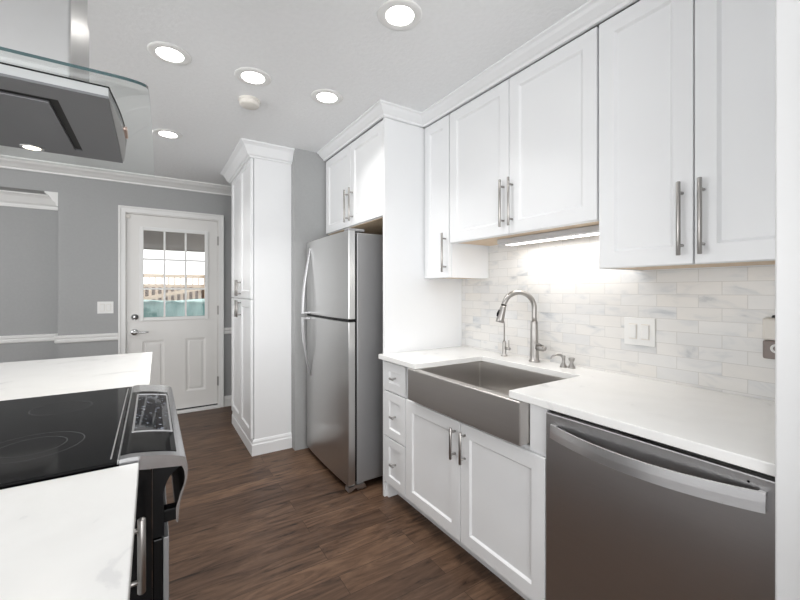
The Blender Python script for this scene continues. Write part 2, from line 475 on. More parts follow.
for a0, a1, z0, z1 in ((GX0 - .025, GX0 + .012, GZ0 - .025, GZ1 + .025), (GX1 - .012, GX1 + .025, GZ0 - .025, GZ1 + .025)):
    gf.box(a0, a1, yd - .012, yd + .002, z0, z1, .004)
gf.box(GX0 + .012, GX1 - .012, yd - .012, yd + .002, GZ0 - .025, GZ0 + .012, .004); gf.box(GX0 + .012, GX1 - .012, yd - .012, yd + .002, GZ1 - .012, GZ1 + .025, .004)
for k in (1, 2):
    xx = GX0 + (GX1 - GX0) * k / 3; gf.box(xx - .009, xx + .009, yd - .003, yd + .014, GZ0, GZ1)
    zz = GZ0 + (GZ1 - GZ0) * k / 3; gf.box(GX0, GX1, yd - .002, yd + .013, zz - .009, zz + .009)
gf.build('window_grille', M['trim'], d1)
MB().box(GX0, GX1, yd + .016, yd + .021, GZ0, GZ1).build('window_pane', M['pane'], d1)
lv = MB()
lv.lathe([(0, -.022), (.030, -.022), (.033, -.012), (.033, 0)], (-.152, yd, .895), 'y', 28)
lv.tube([(-.152, yd - .02, .895), (-.152, yd - .055, .895), (-.14, yd - .062, .895), (-.05, yd - .062, .893), (-.03, yd - .060, .892)], [.012, .012, .0115, .009, .007])
lv.build('door_lever', M['chrome'], d1)
MB().lathe([(0, -.03), (.016, -.03), (.018, -.018), (.030, -.016), (.033, -.006), (.033, 0)], (-.148, yd, 1.048), 'y', 28).build('deadbolt', M['chrome'], d1)
for z in (.30, 1.10, 1.88):
    MB().box(DX1 - .007, DX1 + .009, yd - .022, yd + .002, z - .05, z + .05, .002).build('hinge', M['nickel'], d1)
MB().box(DX0 - .010, DX0 + .028, yd - .014, yd, DZ1 - .045, DZ1 - .008, .003).build('alarm_contact', M['ivory'], d1)

# switch plate on the far wall
def rocker_switch(name, label, c, face, w_, h_, n):
    t_ = thing(name, label, 'light switch', c)
    a0, a1, z0, z1 = -w_ / 2, w_ / 2, -h_ / 2, h_ / 2
    pl, rk, fr = MB(), [], None
    def bx(mb, aa0, aa1, zz0, zz1, d0, d1_, bev=.001):
        if face == '-x': mb.box(c[0] - d1_, c[0] - d0, c[1] + aa0, c[1] + aa1, c[2] + zz0, c[2] + zz1, bev)
        else: mb.box(c[0] + aa0, c[0] + aa1, c[1] - d1_, c[1] - d0, c[2] + zz0, c[2] + zz1, bev)
    bx(pl, a0, a1, z0, z1, 0, .006, .002)
    plate = pl.build('cover_plate', M['plate'], t_)
    for k in range(n):
        ca = (k - (n - 1) / 2) * w_ * .40
        f_ = MB(); bx(f_, ca - .0185, ca + .0185, -.036, .036, .0061, .0072, .0005); f_.build('switch_frame', M['ivory'], t_)
        r_ = MB(); bx(r_, ca - .0155, ca + .0155, -.031, .031, .0073, .0125, .0015); r_.build('rocker', M['plate'], t_)
    return t_

rocker_switch('light_switch', 'white double rocker switch on the grey wall left of the back door', (-.386, YF, 1.152), '-y', .128, .118, 2)
rocker_switch('light_switch', 'white double rocker switch on the marble tile behind the worktop', (XW - .009, .905, 1.127), '-x', .135, .128, 2)

# ---------------------------------------------------------------- outside, seen through the door panes
struct('trim_5', MB().box(-3.5, 5.0, YF + .13, 16, -.25, -.02), M['concrete']).name = 'floor_patio'
pr = MB()
pr.box(-3.5, 4.5, YF + .14, 7.4, 2.62, 2.68)
for k in range(9): pr.box(-3.3 + k * .95, -3.24 + k * .95, YF + .14, 7.3, 2.50, 2.62)
pr.box(-3.5, 4.5, 7.3, 7.42, 1.98, 2.62)
tag(pr.build('patio_roof', M['patio']), 'brown boarded patio roof outside the back door window', 'patio roof')
fn = thing('deck_railing', 'raw timber raised deck railing outside, behind the teal tarp', 'railing', (0, 9.6, 0))
r_ = MB(); r_.box(-4, 5, 9.55, 9.67, 1.60, 1.67); r_.build('top_rail', M['deck'], fn)
r_ = MB(); r_.box(-4, 5, 9.58, 9.64, 1.40, 1.46); r_.box(-4, 5, 9.50, 9.66, .86, .98); r_.build('bottom_rail', M['deck'], fn)
for k in range(22):
    x_ = -.75 + k * .115
    MB().box(x_, x_ + .020, 9.59, 9.63, 1.46, 1.60).build('baluster', M['deck'], fn)
    MB().box(x_, x_ + .055, 9.57, 9.61, .98, 1.40).build('board', M['deck'], fn)
MB().box(.98, 1.18, 9.48, 9.68, 0, 1.66).build('post', M['deck'], fn)
MB().prism([(-.9, .95), (-.9, 1.03), (1.0, 1.44), (1.0, 1.36)], 'y', 9.44, 9.49).build('brace', M['deck'], fn)
r_ = MB(); r_.box(-4, 5, 9.9, 10.0, 0, 1.42); r_.build('shade_backing', M['deckdark'], fn)  # dark sheet: shade in the openings behind the boards, put into colour
tp = MB(); tb = tp.bm
nx_, nz_ = 60, 14
gr_ = [[tb.verts.new((-1.6 + 4.2 * i / nx_, 6.55 - .10 * j / nz_ * (1 + .6 * math.sin(i * 1.1) * math.sin(i * .37)), 1.145 + .015 * math.sin(i * .33) - (.085 * j) + .015 * math.sin(i * 1.7 + j))) for j in range(nz_)] for i in range(nx_ + 1)]
top_ = [tb.verts.new((-1.6 + 4.2 * i / nx_, 7.6, 1.165 + .015 * math.sin(i * .41))) for i in range(nx_ + 1)]
back_ = [tb.verts.new((-1.6 + 4.2 * i / nx_, 7.7, 0)) for i in range(nx_ + 1)]
for i in range(nx_):
    tb.faces.new((back_[i], back_[i + 1], top_[i + 1], top_[i]))
    tb.faces.new((top_[i], top_[i + 1], gr_[i + 1][0], gr_[i][0]))
    for j in range(nz_ - 1): tb.faces.new((gr_[i][j], gr_[i + 1][j], gr_[i + 1][j + 1], gr_[i][j + 1]))
bmesh.ops.recalc_face_normals(tb, faces=tb.faces)
to = tp.build('tarp', M['tarp'], None, True)
sm = to.modifiers.new('thick', 'SOLIDIFY'); sm.thickness = .01
tag(to, 'crinkled teal tarp over garden furniture outside the back door', 'tarp')

# ---------------------------------------------------------------- bar handles and knobs
def bar_handle(parent, x_face, y, z0, z1, r=.007, off=.032, name='handle'):
    h_ = MB(); xb = x_face - off
    h_.lathe([(0, z0), (r * .85, z0), (r, z0 + .0015), (r, z1 - .0015), (r * .85, z1), (0, z1)], (xb, y, 0), 'z', 16)
    d = (z1 - z0) * .14
    for z in (z0 + d, z1 - d): h_.tube([(xb, y, z), (x_face + .0005, y, z)], r * .72, 12)
    return h_.build(name, M['nickel'], parent)

# ---------------------------------------------------------------- wall cabinets, right wall
XU = 1.56          # face of the doors
XB = XW - .0095    # cabinets stop at the tile face
UT = 2.424
CB = 2.425
upg = 'white wall cabinets over the worktop'


def wall_cab(label, y0, y1, z0, doors, handle_ys, hz, gapmid=.004):
    t_ = thing('wall_cabinet', label, 'cabinet', (XB - .001, (y0 + y1) / 2, z0), upg)
    b = MB()
    b.box(XU + .022, XB, y0, y0 + .018, z0, UT); b.box(XU + .022, XB, y1 - .018, y1, z0, UT)
    b.box(XU + .022, XB, y0 + .018, y1 - .018, UT - .02, UT); b.box(XB - .008, XB, y0 + .018, y1 - .018, z0, UT - .02)
    b.box(XU + .022, XU + .040, y0 + .018, y1 - .018, UT - .06, UT - .02)
    b.box(XU + .022, XU + .040, y0 + .018, y1 - .018, z0, z0 + .02)
    b.build('body', M['cab'], t_)
    MB().box(XU + .0401, XB - .0081, y0 + .0181, y1 - .0181, z0 + .003, z0 + .018).build('bottom_panel', M['ply'], t_)
    n = len(doors)
    for k, (a0, a1) in enumerate(doors):
        d = MB().door(a0, a1, z0 + .001, UT - .004, XU, .021, '-x', rail=.062, dep=.009, slope=.010).build('door', M['cab'], t_)
        bar_handle(d, XU, handle_ys[k], hz[0], hz[1])
    return t_

wall_cab('white wall cabinet with two doors, nearest the tall end panel', .283, .905, 1.408, [(.570, .902), (.286, .566)], [.602, .540], (1.438, 1.692))
wall_cab('short white wall cabinet with two doors, above the sink and light bar', .907, 1.860, 1.612, [(1.384, 1.857), (.912, 1.380)], [1.416, 1.358], (1.650, 1.897))
wall_cab('narrow white wall cabinet with one door, against the refrigerator panel', 1.862, 2.126, 1.400, [(1.866, 2.122)], [1.894], (1.434, 1.679))

# crown over the wall cabinets
uc = lambda z0: [(0, H - .0005), (.075, H - .0005), (.075, H - .010), (.062, H - .016), (.052, H - .028), (.030, z0 + .018), (.020, z0 + .012), (.016, z0), (0, z0)]
struct('trim_6', MB().sweep(uc(CB), [(XU + .001, 0.2800), (XU + .001, 2.1265)]), M['cab'])

# light bar under the short cabinet
ul = thing('light_bar', 'slim white light bar under the short cabinet above the sink', 'light', (1.75, 1.25, 1.612))
MB().box(1.690, 1.800, .925, 1.585, 1.586, 1.6145, .003).build('housing', mat('grey_aluminium', (.5, .5, .51), .45), ul)
MB().box(1.745, 1.796, .940, 1.570, 1.5835, 1.5865, .001).build('diffuser', M['diffuser_bar'], ul)
lb = area_light('light_bar_glow', (1.785, 1.255, 1.580), (0, 0, 0), .06, .60, 1.1, (1, .97, .93)); 

# ---------------------------------------------------------------- refrigerator surround (panel + cabinet above)
XFC = 1.25
fc = thing('refrigerator_cabinet', 'white two-door cabinet above the refrigerator with tall end panel to the floor', 'cabinet', (XB, 2.62, 0))
MB().box(XFC, XW - .001, 2.128, 2.150, 0, CB + .0, .0015).build('end_panel', M['cab'], fc)
b = MB(); b.box(XFC + .022, XW - .001, 2.1501, 3.1185, 1.80, CB); b.build('body', M['cab'], fc)
MB().box(XFC + .024, XW - .002, 2.151, 3.1180, 1.796, 1.7999).build('underside', M['ply'], fc)
for a0, a1, hy in ((2.635, 3.1165, 2.675), (2.153, 2.631, 2.590)):
    d = MB().door(a0, a1, 1.802, CB - .006, XFC, .0215, '-x', rail=.062, dep=.009, slope=.010).build('door', M['cab'], fc)
    bar_handle(d, XFC, hy, 1.832, 2.078)
o_ = MB().sweep(uc(CB), [(XU + .03, 2.1275), (XFC - .0005, 2.1275), (XFC - .0005, 3.128)])
o_.build('crown', M['cab'], fc)

# ---------------------------------------------------------------- pantry
XP = .662
pt = thing('pantry_cabinet', 'tall white four-door pantry cabinet between the back door and refrigerator', 'cabinet', (.82, 3.67, 0))
MB().box(XP + .026, .989, 3.231, 4.12, 0, CB, .0015).build('body', M['cab'], pt)
for a0, a1, hy in ((3.678, 4.118, 3.715), (3.235, 3.674, 3.637)):
    d = MB().door(a0, a1, 1.252, CB - .006, XP, .0215, '-x', rail=.062, dep=.010, slope=.010).build('door', M['cab'], pt)
    bar_handle(d, XP, hy, 1.272, 1.412, off=.034)
    d = MB().door(a0, a1, .135, 1.246, XP, .0215, '-x', rail=.062, dep=.010, slope=.010).build('door', M['cab'], pt)
    bar_handle(d, XP, hy, 1.085, 1.232, off=.034)
pc = [(0, H - .0005), (.086, H - .0005), (.086, H - .012), (.077, H - .018), (.062, H - .030), (.030, CB - .028), (.018, CB - .034), (.014, CB - .045), (0, CB - .045)]
MB().sweep(pc, [(.988, 3.2305), (XP - .0005, 3.2305), (XP - .0005, 4.1205), (.988, 4.1205)]).build('crown', M['cab'], pt)
pb = [(0, 0), (.016, 0), (.016, .085), (.010, .095), (.010, .108), (.005, .122), (0, .126)]
MB().sweep(pb, [(.988, 3.2305), (XP + .0215, 3.2305), (XP + .0215, 4.1205), (.988, 4.1205)]).build('plinth', M['cab'], pt)

# ---------------------------------------------------------------- refrigerator
XF = 1.06
fr = thing('refrigerator', 'stainless top-freezer refrigerator standing in the white cabinet surround', 'refrigerator', (1.45, 2.69, 0))
FY0, FY1 = 2.285, 3.095
MB().box(1.135, 1.86, FY0 + .006, FY1 - .006, .045, 1.700, .006).build('body', M['steel_side'], fr)
g = MB(); g.box(1.122, 1.136, FY0 + .012, FY1 - .012, .06, 1.69); g.build('door_gasket', M['black'], fr)


def fridge_door(z0, z1, nm):
    pts = [(1.121, FY0), (1.121, FY1)]
    n = 10
    fr_ = []
    for k in range(n + 1):
        u_ = k / n; y_ = FY1 - (FY1 - FY0) * u_
        fr_.append((XF + .012 * (2 * u_ - 1) ** 2 * abs(2 * u_ - 1), y_))
    return MB().prism(pts + fr_, 'z', z0, z1, .004).build(nm, M['steel'], fr)

fz = fridge_door(1.130, 1.710, 'freezer_door')
rd = fridge_door(.045, 1.112, 'refrigerator_door')
g = MB(); g.box(1.075, 1.130, FY0 + .01, FY1 - .01, 1.1125, 1.1295); g.build('door_gap', M['black'], fr)


def fridge_handle(za, zb, parent):
    """attached at za, standing off at zb"""
    h_ = MB(); n = 14
    b = bmesh.new(); rows = []
    for k in range(n + 1):
        s_ = k / n
        z = za + (zb - za) * s_
        off = .008 + .060 * math.sin(s_ * PI / 2) ** 1.1
        w_ = .011 + .006 * s_
        x = XF + .008 - off
        tck = .012
        rows.append([b.verts.new((x - tck / 2, 2.985 - w_, z)), b.verts.new((x - tck / 2, 2.985 + w_, z)), b.verts.new((x + tck / 2, 2.985 + w_, z)), b.verts.new((x + tck / 2, 2.985 - w_, z))])
    for k in range(n):
        for j in range(4):
            b.faces.new((rows[k][j], rows[k][(j + 1) % 4], rows[k + 1][(j + 1) % 4], rows[k + 1][j]))
    b.faces.new(rows[0]); b.faces.new(rows[-1]); bmesh.ops.recalc_face_normals(b, faces=b.faces)
    h_._merge(b)
    sg = 1 if zb > za else -1
    h_.box(XF - .058, XF + .004, 2.975, 2.995, min(zb - sg * .016, zb), max(zb - sg * .016, zb), .003)
    return h_.build('handle', M['silver'], parent)

fridge_handle(1.655, 1.136, fz)
fridge_handle(.640, 1.106, rd)
MB().box(1.08, 1.20, FY0 + .02, FY0 + .09, 1.7105, 1.728, .004).build('hinge_cover', M['steel_side'], fr)
ft = MB(); ft.prism([(1.07, .010), (1.075, .035), (1.12, .042), (1.19, .038), (1.20, .012), (1.17, .008), (1.12, .026), (1.09, .008)], 'y', FY0 - .004, FY0 + .05); ft.box(1.145, 1.185, FY0 + .015, FY0 + .05, 0, .044)
ft.build('foot', M['silver'], fr)
for fa_, fb_ in ((1.145, FY1 - .05), (1.75, FY1 - .05), (1.75, FY0 + .015)):
    MB().box(fa_, fa_ + .04, fb_, fb_ + .035, 0, .044).build('foot', M['black'], fr)
MB().box(1.125, 1.15, FY0 + .055, FY1 - .055, .012, .044).build('toe_grille', M['black'], fr)

# ---------------------------------------------------------------- base run, right wall
XC = 1.248          # carcass faces; doors stand 20 mm proud
CT0, CT1 = .884, .914
# drawer unit
du = thing('drawer_cabinet', 'narrow white three-drawer base cabinet left of the sink', 'cabinet', (1.55, 2.0, 0))
b = MB(); b.box(XC + .021, XB, 1.884, 2.1265, .10, CT0 - .001); b.box(XC + .021, XC + .09, 2.108, 2.1265, 0, .10); b.box(XC + .09, XC + .105, 1.884, 2.108, 0, .10)
b.build('body', M['cab'], du)
for z0, z1 in ((.690, .868), (.402, .682), (.105, .394)):
    dr = MB().door(1.888, 2.124, z0, z1, XC, .0205, '-x', rail=.052, dep=.009, slope=.006).build('drawer', M['cab'], du)
    zc = (z0 + z1) / 2
    k = MB(); k.tube([(XC + .0085, 2.006, zc), (XC - .022, 2.006, zc)], .005, 12); k.lathe([(0, -.020), (.006, -.020), (.0065, -.018), (.0065, .018), (.006, .020), (0, .020)], (XC - .024, 2.006, zc), 'y', 14)
    k.build('knob', M['nickel'], dr)
# sink cabinet
sc = thing('sink_cabinet', 'white two-door base cabinet under the stainless sink', 'cabinet', (1.55, 1.4, 0))
b = MB()
b.box(XC + .021, XB, .928, .946, .10, CT0 - .001); b.box(XC + .021, XB, 1.864, 1.8825, .10, CT0 - .001); b.box(XC + .04, XB, .946, 1.864, .10, .118)
b.box(XC + .012, XC + .040, .928, 1.008, .685, CT0 - .001); b.box(XC + .012, XC + .040, 1.799, 1.8825, .685, CT0 - .001); b.box(XC + .021, XC + .040, .946, 1.864, .640, .698)
b.box(XC + .09, XC + .105, .928, 1.8825, 0, .10)
b.build('body', M['cab'], sc)
for a0, a1, hy in ((1.409, 1.880, 1.442), (.930, 1.405, 1.372)):
    d = MB().door(a0, a1, .105, .682, XC, .0205, '-x', rail=.062, dep=.010, slope=.008).build('door', M['cab'], sc)
    bar_handle(d, XC, hy, .500, .652)

# sink: apron box with open basin
sk = thing('farmhouse_sink', 'stainless apron-front sink set into the white worktop', 'sink', (1.45, 1.4, .70))
SX0, SX1, SY0, SY1, SZ0, SZ1 = 1.205, 1.755, 1.012, 1.797, .708, .8825
IX0, IX1, IY0, IY1 = 1.245, 1.720, 1.055, 1.755
b = bmesh.new()
def rect(x0, x1, y0, y1, z): return [b.verts.new(p_) for p_ in ((x0, y0, z), (x1, y0, z), (x1, y1, z), (x0, y1, z))]
oB, oT = rect(SX0, SX1, SY0, SY1, SZ0), rect(SX0, SX1, SY0, SY1, SZ1)
iT, iB = rect(IX0, IX1, IY0, IY1, SZ1), rect(IX0 + .008, IX1 - .008, IY0 + .008, IY1 - .008, SZ0 + .008)
for k in range(4):
    k2 = (k + 1) % 4
    b.faces.new((oB[k], oB[k2], oT[k2], oT[k])); b.faces.new((oT[k], oT[k2], iT[k2], iT[k])); b.faces.new((iT[k], iT[k2], iB[k2], iB[k]))
b.faces.new(oB); b.faces.new(iB)
bmesh.ops.recalc_face_normals(b, faces=b.faces)
bmesh.ops.bevel(b, geom=[e for e in b.edges], offset=.006, segments=3, profile=.5, affect='EDGES')
MB()._merge(b).build('basin', M['steel_sink'], sk)
MB().lathe([(0, .003), (.03, .003), (.034, .006), (.045, .005), (.047, .0005)], (1.50, 1.40, SZ0 + .008), 'z').build('drain', M['chrome'], sk)

# worktop
wt = MB().prism([(1.212, 0.2800), (XB, 0.2800), (XB, 2.1275), (1.249, 2.1275), (1.249, 2.142), (1.212, 2.142), (1.212, 1.738), (1.708, 1.728), (1.708, 1.075), (1.212, 1.075)], 'z', CT0, CT1, .003)
tag(wt.build('worktop', M['quartz']), 'white quartz worktop along the tiled wall around the sink', 'countertop')

# dishwasher
dw = thing('dishwasher', 'stainless dishwasher under the worktop between sink cabinet and tall end panel', 'dishwasher', (1.55, .6, 0))
MB().box(XC + .03, XB - .03, .298, .920, .11, .872).build('tub', M['black'], dw)
MB().box(XC + .06, XC + .08, .298, .920, 0, .11).build('toe_kick', M['black'], dw)
dd = MB().box(XC - .004, XC + .0295, .286, .924, .115, .862, .004).build('door', M['steel_dw'], dw)
b = bmesh.new(); rows = []
n = 20
for k in range(n + 1):
    s_ = k / n; y_ = .893 - s_ * (.893 - .302)
    off = .020 + .036 * (1 - (2 * s_ - 1) ** 2)
    zc = .806 + .004 * (2 * s_ - 1) - .012 * (1 - (2 * s_ - 1) ** 2)
    x = XC - .004 - off
    hh = .024
    rows.append([b.verts.new((x, y_, zc - hh)), b.verts.new((x + .0012, y_, zc)), b.verts.new((x + .004, y_, zc + hh)), b.verts.new((x + .012, y_, zc + hh)), b.verts.new((x + .012, y_, zc - hh))])
for k in range(n):
    for j in range(5): b.faces.new((rows[k][j], rows[k][(j + 1) % 5], rows[k + 1][(j + 1) % 5], rows[k + 1][j]))
b.faces.new(rows[0]); b.faces.new(rows[-1]); bmesh.ops.recalc_face_normals(b, faces=b.faces)
h_ = MB(); h_._merge(b)
h_.box(XC - .022, XC - .0035, .303, .318, .788, .832, .002); h_.box(XC - .022, XC - .0035, .878, .8925, .780, .824, .002)
h_.build('handle', M['steel_dw_handle'], dd)
MB().lathe([(0, -.001), (.003, -.001), (.003, 0)], (XC - .004, .338, .843), 'x', 12).build('indicator', M['black'], dd)

# tall panel at the right edge
tl = thing('tall_cabinet', 'tall white floor-to-ceiling cabinet at the right end of the worktop', 'cabinet', (1.55, -.1, 0))
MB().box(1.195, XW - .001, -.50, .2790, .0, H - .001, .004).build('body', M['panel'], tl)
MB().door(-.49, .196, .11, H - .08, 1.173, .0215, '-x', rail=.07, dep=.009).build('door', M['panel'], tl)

# faucet
fx, fy = 1.828, 1.433
fa = thing('kitchen_faucet', 'tall stainless gooseneck faucet with pull-down spray head behind the sink', 'faucet', (fx, fy, CT1))
a = math.radians(25); dx, dy = -math.cos(a), math.sin(a)
MB().lathe([(0, 0), (.031, 0), (.031, .006), (.027, .010), (.026, .012), (.025, .03), (.0225, .10), (.0205, .225), (.020, .228), (0, .228)], (fx, fy, CT1), 'z').build('base', M['nickel'], fa)
pts, R_ = [], .092
for z in (.224, .25, .28): pts.append((fx, fy, CT1 + z))
for k in range(0, 21):
    q = PI * k / 20 * .94
    pts.append((fx + dx * (R_ - R_ * math.cos(q)), fy + dy * (R_ - R_ * math.cos(q)), CT1 + .302 + R_ * math.sin(q)))
MB().tube(pts, .0145, 18).build('neck', M['nickel'], fa)
e = Vector(pts[-1]); dv = (e - Vector(pts[-2])).normalized()
sh = MB(); sh.tube([e + dv * .001, e + dv * .012, e + dv * .03, e + dv * .075, e + dv * .095, e + dv * .098], [.0155, .0165, .018, .0215, .022, .020], 20)
spray = sh.build('spray_head', M['nickel'], fa)
side = Vector((dx, dy, 0))
MB().tube([e + dv * .025 + side * .018, e + dv * .045 + side * .022, e + dv * .062 + side * .021], [.005, .007, .005], 12).build('spray_button', M['black'], spray)
MB().tube([e - dv * .004, e + dv * .0008], .0158, 20).build('neck_ring', M['black'], fa)
lv = MB(); lv.tube([(fx, fy - .018, CT1 + .082), (fx, fy - .062, CT1 + .082)], .0165, 18); lv.tube([(fx, fy - .060, CT1 + .082), (fx, fy - .072, CT1 + .082)], [.0165, .012], 18)
lv.tube([(fx - .002, fy - .052, CT1 + .096), (fx - .03, fy - .056, CT1 + .108), (fx - .07, fy - .060, CT1 + .116)], [.006, .005, .004], 12)
lv.build('lever', M['nickel'], fa)

# small filter tap
tx, ty = 1.835, 1.662
ta = thing('filter_tap', 'small nickel filtered-water tap left of the tall faucet', 'tap', (tx, ty, CT1))
MB().lathe([(0, 0), (.021, 0), (.021, .006), (.013, .009), (.012, .012), (.012, .085), (.009, .092), (0, .092)], (tx, ty, CT1), 'z', 24).build('base', M['nickel'], ta)
MB().tube([(tx, ty, CT1 + .088), (tx, ty, CT1 + .20), (tx - .003, ty + .001, CT1 + .215), (tx - .012, ty + .002, CT1 + .224), (tx - .022, ty + .002, CT1 + .218), (tx - .025, ty + .002, CT1 + .205)], .0042, 12).build('spout', M['nickel'], ta)
lv = MB(); lv.tube([(tx, ty - .010, CT1 + .048), (tx, ty - .044, CT1 + .048)], .0085, 14); lv.tube([(tx, ty - .036, CT1 + .048), (tx - .002, ty - .038, CT1 + .100)], [.005, .0035], 12)
lv.build('lever', M['nickel'], ta)

# soap dispenser and cap
sx_, sy_ = 1.825, 1.246
so = thing('soap_dispenser', 'nickel soap dispenser with curved nozzle right of the tall faucet', 'soap dispenser', (sx_, sy_, CT1))
MB().lathe([(0, 0), (.019, 0), (.018, .006), (.013, .016), (.009, .024), (.008, .045), (.010, .05), (.010, .060), (0, .062)], (sx_, sy_, CT1), 'z', 24).build('base', M['nickel'], so)
MB().tube([(sx_, sy_, CT1 + .054), (sx_ - .015, sy_ + .010, CT1 + .064), (sx_ - .035, sy_ + .022, CT1 + .066), (sx_ - .052, sy_ + .032, CT1 + .056), (sx_ - .058, sy_ + .036, CT1 + .044)], [.007, .0065, .006, .005, .004], 14).build('nozzle', M['nickel'], so)
ag = thing('sprayer_cap', 'short nickel capped fitting just right of the soap dispenser', 'tap fitting', (1.838, 1.208, CT1))
MB().lathe([(0, 0), (.019, 0), (.018, .006), (.012, .016), (.0085, .026), (.0085, .034)], (1.838, 1.208, CT1), 'z', 24).build('base', M['nickel'], ag)
MB().lathe([(.0085, .032), (.014, .040), (.016, .050), (.012, .054), (0, .055)], (1.838, 1.208, CT1), 'z', 24).build('cap', M['nickel'], ag)

# plug-in unit at the right end of the tile
pg = thing('plug_in_freshener', 'white and taupe plug-in unit on the tile beside the tall end panel', 'plug-in device', (XW - .009, .435, 1.14))
MB().box(XW - .016, XW - .0091, .365, .470, 1.068, 1.221, .002).build('outlet_plate', M['plate'], pg)
MB().box(XW - .062, XW - .0162, .390, .466, 1.139, 1.219, .008).build('upper_shell', M['ivory'], pg)
lo_ = MB().box(XW - .066, XW - .0162, .388, .464, 1.073, 1.1385, .006).build('lower_shell', M['taupe'], pg)
MB().lathe([(.009, 0), (.009, -.004), (.016, -.004), (.016, 0)], (XW - .066, .426, 1.112), 'x', 28).build('dial', M['plate'], lo_)
MB().lathe([(0, .010), (.006, .009), (.009, .003), (.009, 0)], (XW - .040, .436, 1.219), 'z', 18).build('top_button', M['black'], pg)

# ---------------------------------------------------------------- island: cabinets, worktop, range, hood
IZ0, IZ1 = .900, .930
RY0, RY1 = 1.058, 1.852     # range
it = MB().prism([(-.026, -.75), (-.025, 1.050), (-.66, 1.050), (-.66, 1.860), (-.009, 1.860), (.003, 2.905), (-1.15, 2.905), (-1.15, -.75)], 'z', IZ0, IZ1, .003)
tag(it.build('island_worktop', M['quartz']), 'white quartz island worktop wrapped around the black range', 'countertop')
ic = thing('island_cabinet', 'white island cabinet on the near side of the range', 'cabinet', (-.5, .2, 0))
MB().box(-1.10, -.072, -.70, 1.048, .10, IZ0 - .001).build('body', M['cab'], ic)
MB().box(-1.08, -.13, -.68, 1.04, 0, .10).build('plinth', M['cab'], ic)
for a0, a1, hy in ((.60, 1.040, .955), (.156, .596, .24)):
    d = MB(); d.door(a0, a1, .115, .885, 0, .0205, '-x', rail=.062, dep=.010, slope=.008)
    d.xform(Matrix.Translation((-.051, 0, 0)) @ Matrix.Scale(-1, 4, (1, 0, 0)))
    bmesh.ops.reverse_faces(d.bm, faces=d.bm.faces)
    d = d.build('door', M['cab'], ic)
    h_ = MB(); xb = -.018
    h_.lathe([(0, .694), (.006, .694), (.0075, .696), (.0075, .845), (.006, .847), (0, .847)], (xb, hy, 0), 'z', 16)
    for z in (.718, .824): h_.tube([(xb, hy, z), (-.0515, hy, z)], .0048, 12)
    h_.build('handle', M['nickel'], d)
ic = thing('island_cabinet', 'white island cabinet on the far side of the range', 'cabinet', (-.5, 2.4, 0))
MB().box(-1.10, -.045, 1.864, 2.88, .10, IZ0 - .001).build('body', M['cab'], ic)
MB().box(-1.08, -.11, 1.87, 2.86, 0, .10).build('plinth', M['cab'], ic)

rg = thing('range', 'black and silver electric range set into the island', 'range', (-.3, (RY0 + RY1) / 2, 0))
MB().box(-.652, 0.0, RY0, RY1, .02, .915, .002).build('body', M['blackgloss'], rg)
ct = MB().box(-.655, -.066, RY0 - .006, RY1 + .006, .9305, .938, .003).build('cooktop', M['cooktop'], rg)
MB().box(-.0655, -.062, RY0 - .004, RY1 + .004, .9305, .9405, .002).build('cooktop_trim', M['silver'], ct)
MB().box(-.079, -.076, RY0 + .02, RY1 - .03, .9380, .9384).build('cooktop_line', M['silver'], ct)
for cx_, cy_, r0 in ((-.245, 1.27, .10), (-.245, 1.27, .066), (-.245, 1.64, .078), (-.50, 1.27, .078), (-.50, 1.64, .10)):
    MB().ring(r0 - .002, r0, (cx_, cy_, .9380), .00035).build('burner_ring', M['ringmark'], ct)
# control panel with its curved front, profile in x-z
def crv(p0, p1, p2, n=8):
    return [tuple((1 - k / n) ** 2 * p0[i] + 2 * (1 - k / n) * k / n * p1[i] + (k / n) ** 2 * p2[i] for i in (0, 1)) for k in range(n + 1)]
top_p = [(-.0615, .9405)] + crv((-.04, .9415), (.040, .934), (.067, .918), 6)
front = crv((.067, .918), (.080, .882), (.062, .835), 8)[1:] + crv((.062, .835), (.052, .80), (.053, .768), 6)[1:]
back = [(.048, .768), (.0475, .80), (.057, .835)] + crv((.057, .835), (.0745, .872), (.060, .898), 4)[1:] + [(-.0615, .914)]
cp = MB().prism(top_p + front + back, 'y', RY0 - .002, RY1 + .002).build('control_panel', M['range_silver'], rg)
import mathutils
def ztop(x):
    for (xa, za), (xb_, zb_) in zip(top_p, top_p[1:]):
        if xa <= x <= xb_: return za + (zb_ - za) * (x - xa) / (xb_ - xa)
    return top_p[-1][1]
def skin(x0, x1, y0, y1, h0, h1, n=10):
    xs = [x0 + (x1 - x0) * k / n for k in range(n + 1)]
    return MB().prism([(x, ztop(x) + h1) for x in xs] + [(x, ztop(x) - .002 + h0) for x in xs[::-1]], 'y', y0, y1)
skin(-.0605, .050, 1.084, 1.725, 0, .0012).build('panel_glass', M['cooktop'], cp)
fm = MB()
for q in ((-.045, -.040, 1.235, 1.675), (.043, .048, 1.235, 1.675), (-.040, .043, 1.235, 1.240), (-.040, .043, 1.670, 1.675)):
    s_ = skin(*q, .001, .0032, 4); fm._merge(s_.bm)
fm.build('display_frame', M['silver'], cp)
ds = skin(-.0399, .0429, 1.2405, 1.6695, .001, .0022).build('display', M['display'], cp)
MB().prism([(0.001, .742), (.024, .742), (.024, .80), (.022, .84)] + crv((.022, .84), (.030, .885), (.056, .896), 8)[1:] + [(.056, .906), (0.001, .905)], 'y', RY0 + .001, RY1 - .001).build('fascia', M['black'], rg)
